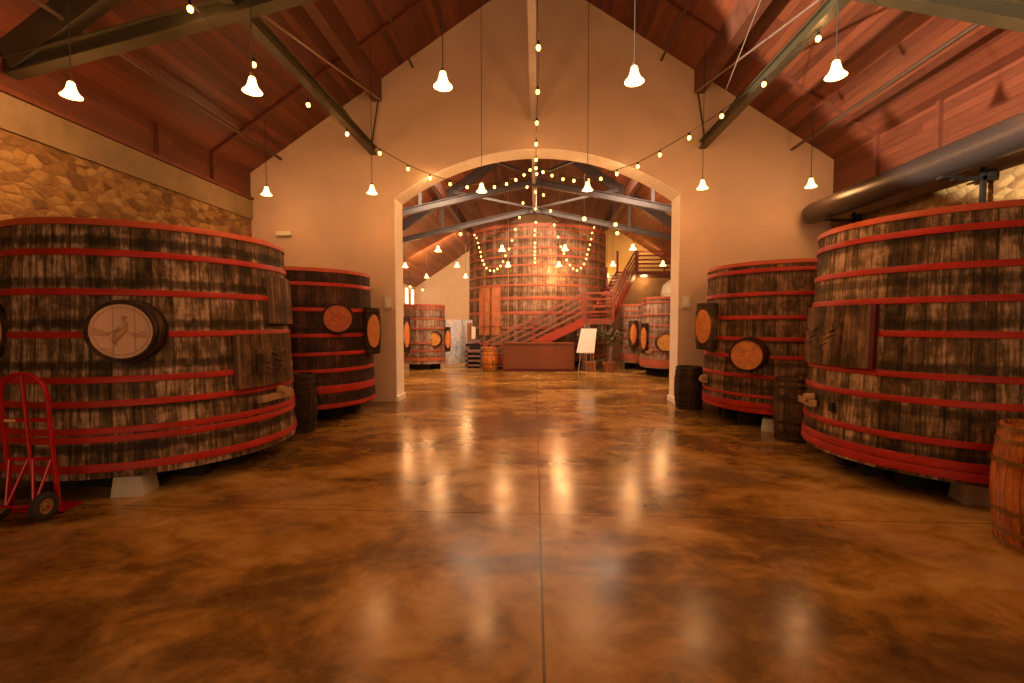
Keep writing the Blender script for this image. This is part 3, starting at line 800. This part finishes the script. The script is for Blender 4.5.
pp = make_pendant('', 'pendant lamps in front of the arch wall', .77); pp['used'] = 0
for i, x in enumerate((-5.30, -3.18, -1.03, 1.0, 3.15, 5.13)):
    pendant(pp, x, 8.85, 4.28, zr(x)-.02, 'smaller-looking glowing bell pendant, %s in the row before the arch wall' % pos[i], 25)
del pp['used']
pp = make_pendant('', 'pendant lamps of the far hall', .85, True); pp['used'] = 0
for row, y, z, xs in (('first', 15.2, 4.15, (-3.24, -1.09, .99, 3.21)), ('second', 17.6, 3.92, (-5.05, -3.01, -1.03, .92, 2.97, 4.84)), ('third', 23.0, 4.05, (-5.5, -3.5, 3.6, 5.4))):
    for i, x in enumerate(xs):
        pendant(pp, x, y, z, zr(x)-.02, 'small glowing bell pendant, %s from left in the %s row beyond the archway' % (['first', 'second', 'third', 'fourth', 'fifth', 'sixth'][i], row), 85 if (row == 'third' or i in (0, 3, 5) or row == 'first') else 0)
del pp['used']
# bare ceiling lamps in the far hall
for x, y, z, w in ((1.70, 16.0, 5.35, 'above the right garland'), (3.0, 17.3, 5.42, 'right of the right garland, upper of two'), (3.3, 18.6, 5.35, 'right of the right garland, lower of two'), (-3.1, 19.0, 5.45, 'above the left garland'),
                   (-6.9, 25.0, 3.75, 'left of the small tank, lower of two'), (-6.6, 26.6, 3.70, 'beside the bright slot windows')):
    t = thing('bare_bulb_lamp', 'tiny bare bulb lamp in the far hall %s' % w, 'lamp', (x, y, z))
    MB().sphere((0, 0, 0), .07, 12, 8).build('bulb', M['bulb_far'], t, True)
    MB().lathe([(.001, .12), (.03, .12), (.035, .05)], 12).build('socket', M['black'], t)
    MB().tube([(0, 0, .1), (0, 0, zr(x)-z-.02)], .006, 6).build('cord', M['cable'], t)

# ------------------------------------------------------------------ string lights
def catmull(P, n=8):
    P = [Vector(p) for p in P]; Q = [P[0]*2-P[1]]+P+[P[-1]*2-P[-2]]; out = []
    for i in range(1, len(Q)-2):
        for k in range(n):
            t = k/n; a, b, c, d = Q[i-1], Q[i], Q[i+1], Q[i+2]
            out.append(.5*((2*b)+(c-a)*t+(2*a-5*b+4*c-d)*t*t+(3*b-a-3*c+d)*t**3))
    out.append(Q[-2]); return out
def string(label, ends, bulbs, br=.032, mat='bulb', hang=.085, light=0):
    t = tag(bpy.data.objects.new('string_lights', None), label, 'string lights'); COL.objects.link(t)
    P = ([ends[0]] if ends[0] else [])+[(x, y, z+hang) for x, y, z in bulbs]+([ends[1]] if ends[1] else [])
    MB().tube(catmull(P, 6), .007, 6).build('cable', M['cable'], t, True)
    for k, (x, y, z) in enumerate(bulbs):
        g = MB().sphere((x, y, z), br, 12, 8, (1, 1, 1.2)).build('bulb', M[mat], t, True)
        MB().lathe([(.001, hang+.004), (.012, hang+.004), (.019, hang-.01), (.019, br*.9), (.001, br*.9)], 10, Matrix.Translation((x, y, z))).build('socket', M['black'], g, True)
        if light and k % light == 0: add_light('string_light_glow', 'POINT', (x, y, z-.06), 9, WARM, .05)
    return t
NODE = (0.0, 12.0, 5.82)
LEFT = [(-3.78, 4.95, 5.19), (-3.79, 6.1, 5.23), (-3.6, 7.2, 5.21), (-3.39, 8.2, 5.16), (-3.0, 8.8, 5.03), (-2.59, 9.3, 4.89), (-2.24, 9.75, 4.84), (-1.9, 10.25, 4.86), (-1.57, 10.6, 4.89), (-1.26, 10.9, 4.96), (-0.98, 11.1, 5.03), (-0.7, 11.3, 5.16), (-0.48, 11.5, 5.32), (-0.28, 11.7, 5.5), (-0.13, 11.85, 5.67)]
RIGHT = [(3.52, 6.0, 5.29), (3.35, 7.0, 5.25), (3.03, 7.7, 5.11), (2.71, 8.3, 5.01), (2.35, 8.85, 4.92), (2.04, 9.3, 4.86), (1.71, 9.75, 4.87), (1.44, 10.2, 4.91), (1.2, 10.5, 4.97), (0.91, 10.9, 5.09), (0.67, 11.15, 5.21), (0.42, 11.5, 5.41), (0.2, 11.8, 5.6)]
CEN = [(0.04, 6.2, 5.4), (0.04, 7.5, 5.47), (0.03, 8.5, 5.41), (0.02, 9.3, 5.34), (0.02, 10.1, 5.31), (0.02, 10.9, 5.4), (0.04, 11.6, 5.49)]
GL = [(-0.22, 12.6, 5.46), (-0.35, 13.4, 5.24), (-0.48, 14.2, 5.01), (-0.64, 15.0, 4.81), (-0.79, 15.8, 4.59), (-0.93, 16.4, 4.4), (-1.09, 16.9, 4.23), (-1.2, 17.2, 4.06), (-1.31, 17.4, 3.92), (-1.44, 17.55, 3.83), (-1.58, 17.6, 3.76), (-1.73, 17.6, 3.78), (-1.87, 17.6, 3.87), (-1.96, 17.6, 4.01), (-2.02, 17.6, 4.16), (-2.08, 17.65, 4.32), (-2.12, 17.8, 4.52), (-2.2, 18.0, 4.73), (-2.28, 18.3, 4.96), (-2.4, 18.8, 5.25), (-2.54, 19.2, 5.45)]
GR = [(0.23, 12.6, 5.24), (0.45, 13.4, 5.0), (0.59, 14.2, 4.77), (0.75, 15.0, 4.55), (0.89, 15.8, 4.37), (1.04, 16.5, 4.24), (1.17, 17.0, 4.08), (1.32, 17.3, 3.93), (1.45, 17.5, 3.82), (1.61, 17.6, 3.76), (1.76, 17.6, 3.85), (1.87, 17.6, 4.0), (1.96, 17.7, 4.21), (2.01, 17.8, 4.39), (2.08, 17.95, 4.61), (2.15, 18.1, 4.82), (2.22, 18.3, 5.07), (2.29, 18.6, 5.37), (2.41, 18.9, 5.65)]
GC = [(0.01, 12.8, 5.38), (0.01, 13.7, 5.14), (0.03, 14.6, 4.94), (0.0, 15.2, 4.82), (-0.01, 15.7, 4.75), (0.0, 16.3, 4.59), (0.0, 16.7, 4.51), (0.0, 17.1, 4.41), (-0.01, 17.4, 4.33), (0.0, 17.7, 4.24), (0.0, 17.95, 4.12)]
GU = [(0.2, 14.5, 5.07)]
string('string of warm bulbs curving from left roof truss down to the archway centre', ((-4.0, 4.0, 6.25), NODE), LEFT, light=3)
string('string of warm bulbs curving from right roof truss down to the archway centre', ((3.9, 5.25, 5.75), NODE), RIGHT, light=3)
string('string of warm bulbs running straight down the centre line under the ridge rail', ((0, 5.25, 6.1), NODE), CEN, light=3)
string('garland of bulbs sagging in a loop over the left front of the giant tank', (NODE, (-2.75, 19.5, 5.75)), GL, .034, 'bulb_far', .06)
string('garland of bulbs sagging in a loop over the right front of the giant tank', (NODE, (2.6, 19.4, 5.75)), GR, .034, 'bulb_far', .06)
string('straight garland of bulbs dropping to the middle of the giant tank', (NODE, (0.0, 18.02, 4.6)), GC, .034, 'bulb_far', .06)
t = thing('hook_hanger', 'short steel hanger where all the bulb strings meet beyond the archway crown', 'hook', NODE)
MB().tube([(0, 0, 0), (0, 0, .26)], .012, 8).build('rod', M['rod'], t)
MB().sphere((0, 0, 0), .03, 10, 8).build('ring', M['rod'], t, True)
# thin support wire on the right
b = MB(); b.tube([(3.02, 7.7, 5.34), (2.95, 5.25, 6.6)], .007, 6)
tag(b.build('support_wire', M['rod']), 'thin bright wire holding up the right bulb string from the roof', 'wire')

# ------------------------------------------------------------------ far hall furniture
t = thing('service_counter', 'mahogany panelled counter standing before the red staircase', 'counter', (.14, 16.72, 0))
MB().box((0, 0, .50), (2.52, .62, 1.0)).build('front_panel', M['desk'], t)
MB().box((0, 0, 1.015), (2.60, .70, .04), None, .01).build('counter_top', M['desk'], t)
for sg in (-1, 1): MB().box((sg*1.27, 0, .5), (.04, .66, 1.0)).build('side_post', M['trim_red'], t)
MB().box((0, -.015, .05), (2.56, .64, .10)).build('plinth', M['maroon'], t)

# easel with white card
t = thing('easel', 'slender wooden easel standing right of the mahogany counter', 'easel', (1.78, 15.62, 0), R(-4))
for sg in (-1, 1): MB().tube([(sg*.30, -.1, 0), (sg*.06, .14, 1.75)], .014, 8).build('leg', M['stem'], t, True)
MB().tube([(0, .5, 0), (0, .14, 1.7)], .014, 8).build('leg', M['stem'], t, True)
MB().beam((-.26, -.035, .72), (.26, -.035, .72), .05, .03).build('ledge', M['stem'], t)
b = MB(); b.add([(-.36, -.07, .74), (.24, -.07, .74), (.33, .07, 1.56), (-.19, .07, 1.56), (-.36, -.055, .74), (.24, -.055, .74), (.33, .085, 1.56), (-.19, .085, 1.56)],
                [(0, 1, 2, 3), (7, 6, 5, 4), (0, 4, 5, 1), (1, 5, 6, 2), (2, 6, 7, 3), (3, 7, 4, 0)])
o = b.build('white_card', M['white_paper']); o.location = (1.78, 15.62, 0); o.rotation_euler[2] = R(-4)
tag(o, 'blank white sign card leaning on the easel', 'sign')

# mural panel
b = MB(); L_ = 1.62; b.box((L_/2, 0, .98), (L_, .04, 1.82))
o = b.build('mural_panel', M['mural']); o.location = (-3.60, 18.12, 0); o.rotation_euler[2] = math.atan2(1.32, .9)
tag(o, 'pale blue and pink painted mural panel leaning beside the small far tank', 'mural')
t = thing('valve_stand', 'small dark pump and valve stand beside the giant tank behind the mural panel', 'equipment', (-2.58, 18.72, 0))
MB().box((0, 0, .45), (.5, .4, .9)).build('pump_body', M['black'], t)
MB().box((-.12, -.05, 1.35), (.16, .2, .8)).build('post', M['terracotta'], t)
MB().box((.08, -.22, 1.35), (.16, .05, .5)).build('gauge_plate', M['white'], t)
MB().box((.1, -.1, 1.0), (.5, .3, .12)).build('shelf', M['mauve'], t)
b = MB()
for k in range(4): b.box((0, 0, .10+.18*k), (.7, .6, .07))
for sg in (-1, 1): b.box((sg*.3, 0, .38), (.08, .6, .84))
o = b.build('timber_rack', M['mauve']); o.location = (-2.36, 17.9, 0)
tag(o, 'low mauve-brown timber rack at the foot of the giant tank, left of the orange cask', 'rack')

# staircase
t = thing('staircase', 'red-painted timber staircase climbing across the front of the giant tank', 'staircase', (0, 0, 0))
Y0, Y1 = 17.15, 17.88
x0, x1, zl = -1.95, 1.85, 1.90
m_ = zl/(x1-x0)
for y in (Y0, Y1):
    MB().beam((x0, y, .02), (x1, y, zl-.10), .05, .30).build('stringer', M['stair_bright'], t)
    for k in range(4):
        z = .28+.235*k
        MB().beam((x0+.05, y, z+.0), (x1, y, zl+z), .05, .085 if k == 3 else .06).build('handrail' if k == 3 else 'rail', M['stair_rail'], t)
    for x in (x0+.05, -.05, x1):
        zz = (x-x0)*m_; MB().box((x, y, zz+.48), (.09, .09, 1.06)).build('newel_post', M['stair'], t)
for k in range(10):
    x = x0+(x1-x0)*(k+.5)/10; z = zl*(k+1)/10-.03
    MB().box((x, (Y0+Y1)/2, z), (.40, Y1-Y0, .04)).build('tread', M['stair'], t)
    MB().box((x-.19, (Y0+Y1)/2, z-.10), (.02, Y1-Y0, .18)).build('riser', M['maroon'], t)
xe = 2.90
MB().box(((x1+xe)/2, (Y0+Y1)/2, zl-.09), (xe-x1, Y1-Y0+.05, .22)).build('landing', M['stair'], t)
for k in range(4):
    z = zl+.26+.235*k
    MB().box(((x1+xe)/2, Y0, z), (xe-x1, .05, .07)).build('rail', M['stair'], t)
MB().box((xe, Y0, zl+.44), (.09, .09, 1.15)).build('newel_post', M['stair'], t)
for x in (x1+.05, xe-.05):
    for y in (Y0+.1, Y1-.05): MB().box((x, y, (zl-.2)/2), (.12, .12, zl-.2)).build('landing_post', M['mauve'], t)
# second flight runs back along the tank to the mezzanine
a0, a1 = Vector((xe-.05, Y0+.05, zl)), Vector((4.75, 21.9, 4.2)); n0 = Vector((a1.y-a0.y, -(a1.x-a0.x), 0)).normalized()
for off in (0, -.85):
    o = n0*off; p, q = a0+o, a1+o
    if off: p = p+(q-p)*.12
    MB().beam(p+Vector((0, 0, -.08)), q+Vector((0, 0, -.08)), .05, .32).build('stringer', M['stair_bright'], t)
    for k in range(0 if off else 4):
        z = Vector((0, 0, .26+.235*k)); MB().beam(p+z, q+z, .05, .07).build('rail', M['stair_rail'], t)
    for f_ in (.5, 1): c = p+(q-p)*f_; MB().box((c.x, c.y, c.z+.45), (.09, .09, 1.1)).build('newel_post', M['stair'], t)
for k in range(13):
    c = a0+(a1-a0)*(k+.5)/13+n0*-.42; c.z = zl+(4.2-zl)*(k+1)/13-.05
    MB().box((0, 0, 0), (.84, .38, .04), Matrix.Translation(c) @ Matrix.Rotation(math.atan2(-n0.y, -n0.x), 4, 'Z')).build('tread', M['stair'], t)
# mezzanine railing
t = thing('mezzanine_railing', 'dark red railing along the mezzanine at the far right', 'railing', (0, 0, 0))
for k in range(5): MB().box((6.12, 21.95, 4.36+.19*k), (2.66, .05, .07)).build('rail', M['stair'], t)
for x in (4.85, 6.1, 7.4): MB().box((x, 21.95, 4.62), (.08, .08, .95)).build('post', M['stair'], t)
# round white hood at the far right edge of the arch
t = thing('storage_vessel', 'pale round-topped steel vessel partly hidden behind the right side of the archway', 'vessel', (6.15, 20.4, 0))
MB().lathe([(.001, .02), (.55, .02), (.58, .1), (.58, 3.1), (.5, 3.42), (.28, 3.62), (.001, 3.7)], 32).build('shell', M['white'], t, True)
MB().lathe([(.12, 3.6), (.12, 3.8), (.001, 3.8)], 16).build('neck', M['white'], t, True)
for z in (.9, 2.0, 3.0): MB().lathe([(.58, z-.03), (.6, z-.03), (.6, z+.03), (.58, z+.03)], 32, None, True).build('ring', M['plate'], t, True)

# potted plants
def plant(x, y, h, label, seed):
    rnd = random.Random(seed); t = thing('potted_plant', label, 'plant', (x, y, 0))
    MB().lathe([(.001, .0), (.16, .0), (.22, .30), (.25, .30), (.25, .36), (.21, .36), (.20, .31), (.001, .31)], 24).build('pot', M['terracotta'], t, True)
    b = MB(); tips = []
    b.tube([(0, 0, .3), (.01, 0, .8), (0, .01, 1.2)], .016, 7)
    for k in range(9):
        a = rnd.uniform(0, 2*PI); l = rnd.uniform(.25, .5); z = rnd.uniform(.85, 1.2)
        e = (l*math.cos(a), l*math.sin(a)*.8, z+rnd.uniform(.2, h-1.2)); b.tube([(0, 0, z), e], .007, 5); tips.append(((0, 0, z), e))
    b.build('stem', M['stem'], t, True)
    for mat, nn in (('leaf', 330), ('leaf_lit', 110)):
        b = MB()
        for k in range(nn):
            s, e = rnd.choice(tips); f = rnd.uniform(.2, 1.15); p = Vector(s)+(Vector(e)-Vector(s))*f+Vector([rnd.gauss(0, .05) for _ in range(3)])
            l = rnd.uniform(.07, .13); w = l*.28; m = Matrix.Translation(p) @ Matrix.Rotation(rnd.uniform(0, 2*PI), 4, 'Z') @ Matrix.Rotation(rnd.uniform(-.3, 1.6), 4, 'Y') @ Matrix.Rotation(rnd.uniform(-.6, .6), 4, 'X')
            b.add([(0, 0, 0), (l*.4, w, .01), (l, 0, -.015), (l*.4, -w, .01)], [(0, 1, 2, 3)], m)
        o = b.build('foliage', M[mat], t); 
plant(2.02, 16.55, 1.72, 'leafy potted tree just behind the easel with the white card', 3)
plant(2.66, 16.35, 1.78, 'leafy potted tree with a bare stem, right of the easel', 5)

# ------------------------------------------------------------------ light
def aim(o, target):
    d = Vector(target)-o.location; o.rotation_euler = d.to_track_quat('-Z', 'Y').to_euler()
# added unseen spot standing in for the daylight patch on the right roof slope
o = add_light('added_roof_spot', 'SPOT', (-5.9, .5, 3.2), 21000, (.95, .82, .66), .13, spot_size=R(45.5), spot_blend=.015)
aim(o, (5.0, 3.7, 7.6))
# added warm fill light behind the camera, brightening tanks and floor
def area(name, loc, tgt, sx, sy, e, c):
    l = bpy.data.lights.new(name, 'AREA'); l.shape = 'RECTANGLE'; l.size = sx; l.size_y = sy; l.energy = e; l.color = c
    o = bpy.data.objects.new(name, l); COL.objects.link(o); o.location = loc; aim(o, tgt); return o
area('rear_fill', (0, -6.8, 3.2), (0, 4, 2.2), 9, 5, 330, (1.0, .58, .28))
area('far_fill', (-4.5, 23.0, 5.6), (-4.0, 28, 1.5), 3, 2, 420, (1.0, .68, .38))  # unseen fill lights added from here on to brighten the far hall
area('far_fill', (0, 16.2, 6.9), (0, 17.2, 0), 6, 1.2, 420, (1.0, .70, .45))
area('far_fill', (-3.4, 12.3, 6.0), (-3.4, 17.5, 1.2), 1.5, 1.2, 170, (1.0, .70, .46))
area('far_fill', (3.4, 12.3, 6.0), (3.4, 17.5, 1.2), 1.5, 1.2, 170, (1.0, .70, .46))
area('far_fill', (6.0, 22.4, 5.35), (5.2, 23.6, 4.6), 2, .3, 60, (1.0, .64, .30))
w = bpy.data.worlds.new('World'); bpy.context.scene.world = w; w.use_nodes = True
bg = w.node_tree.nodes['Background']; bg.inputs[0].default_value = (1.0, .50, .22, 1); bg.inputs[1].default_value = .06

# ------------------------------------------------------------------ camera
cam_d = bpy.data.cameras.new('camera'); cam = bpy.data.objects.new('camera', cam_d); COL.objects.link(cam)
cam_d.sensor_width = 36; cam_d.lens = 455/1024*36; cam_d.clip_start = .05; cam_d.clip_end = 200
cam.location = (0, 0, 1.75); cam.rotation_euler = (PI/2-.0406, 0, .05)
sc = bpy.context.scene; sc.camera = cam
sc.view_settings.view_transform = 'Standard'; sc.view_settings.look = 'None'; sc.view_settings.gamma = 1
sc.view_settings.use_curve_mapping = False; sc.view_settings.exposure = 0
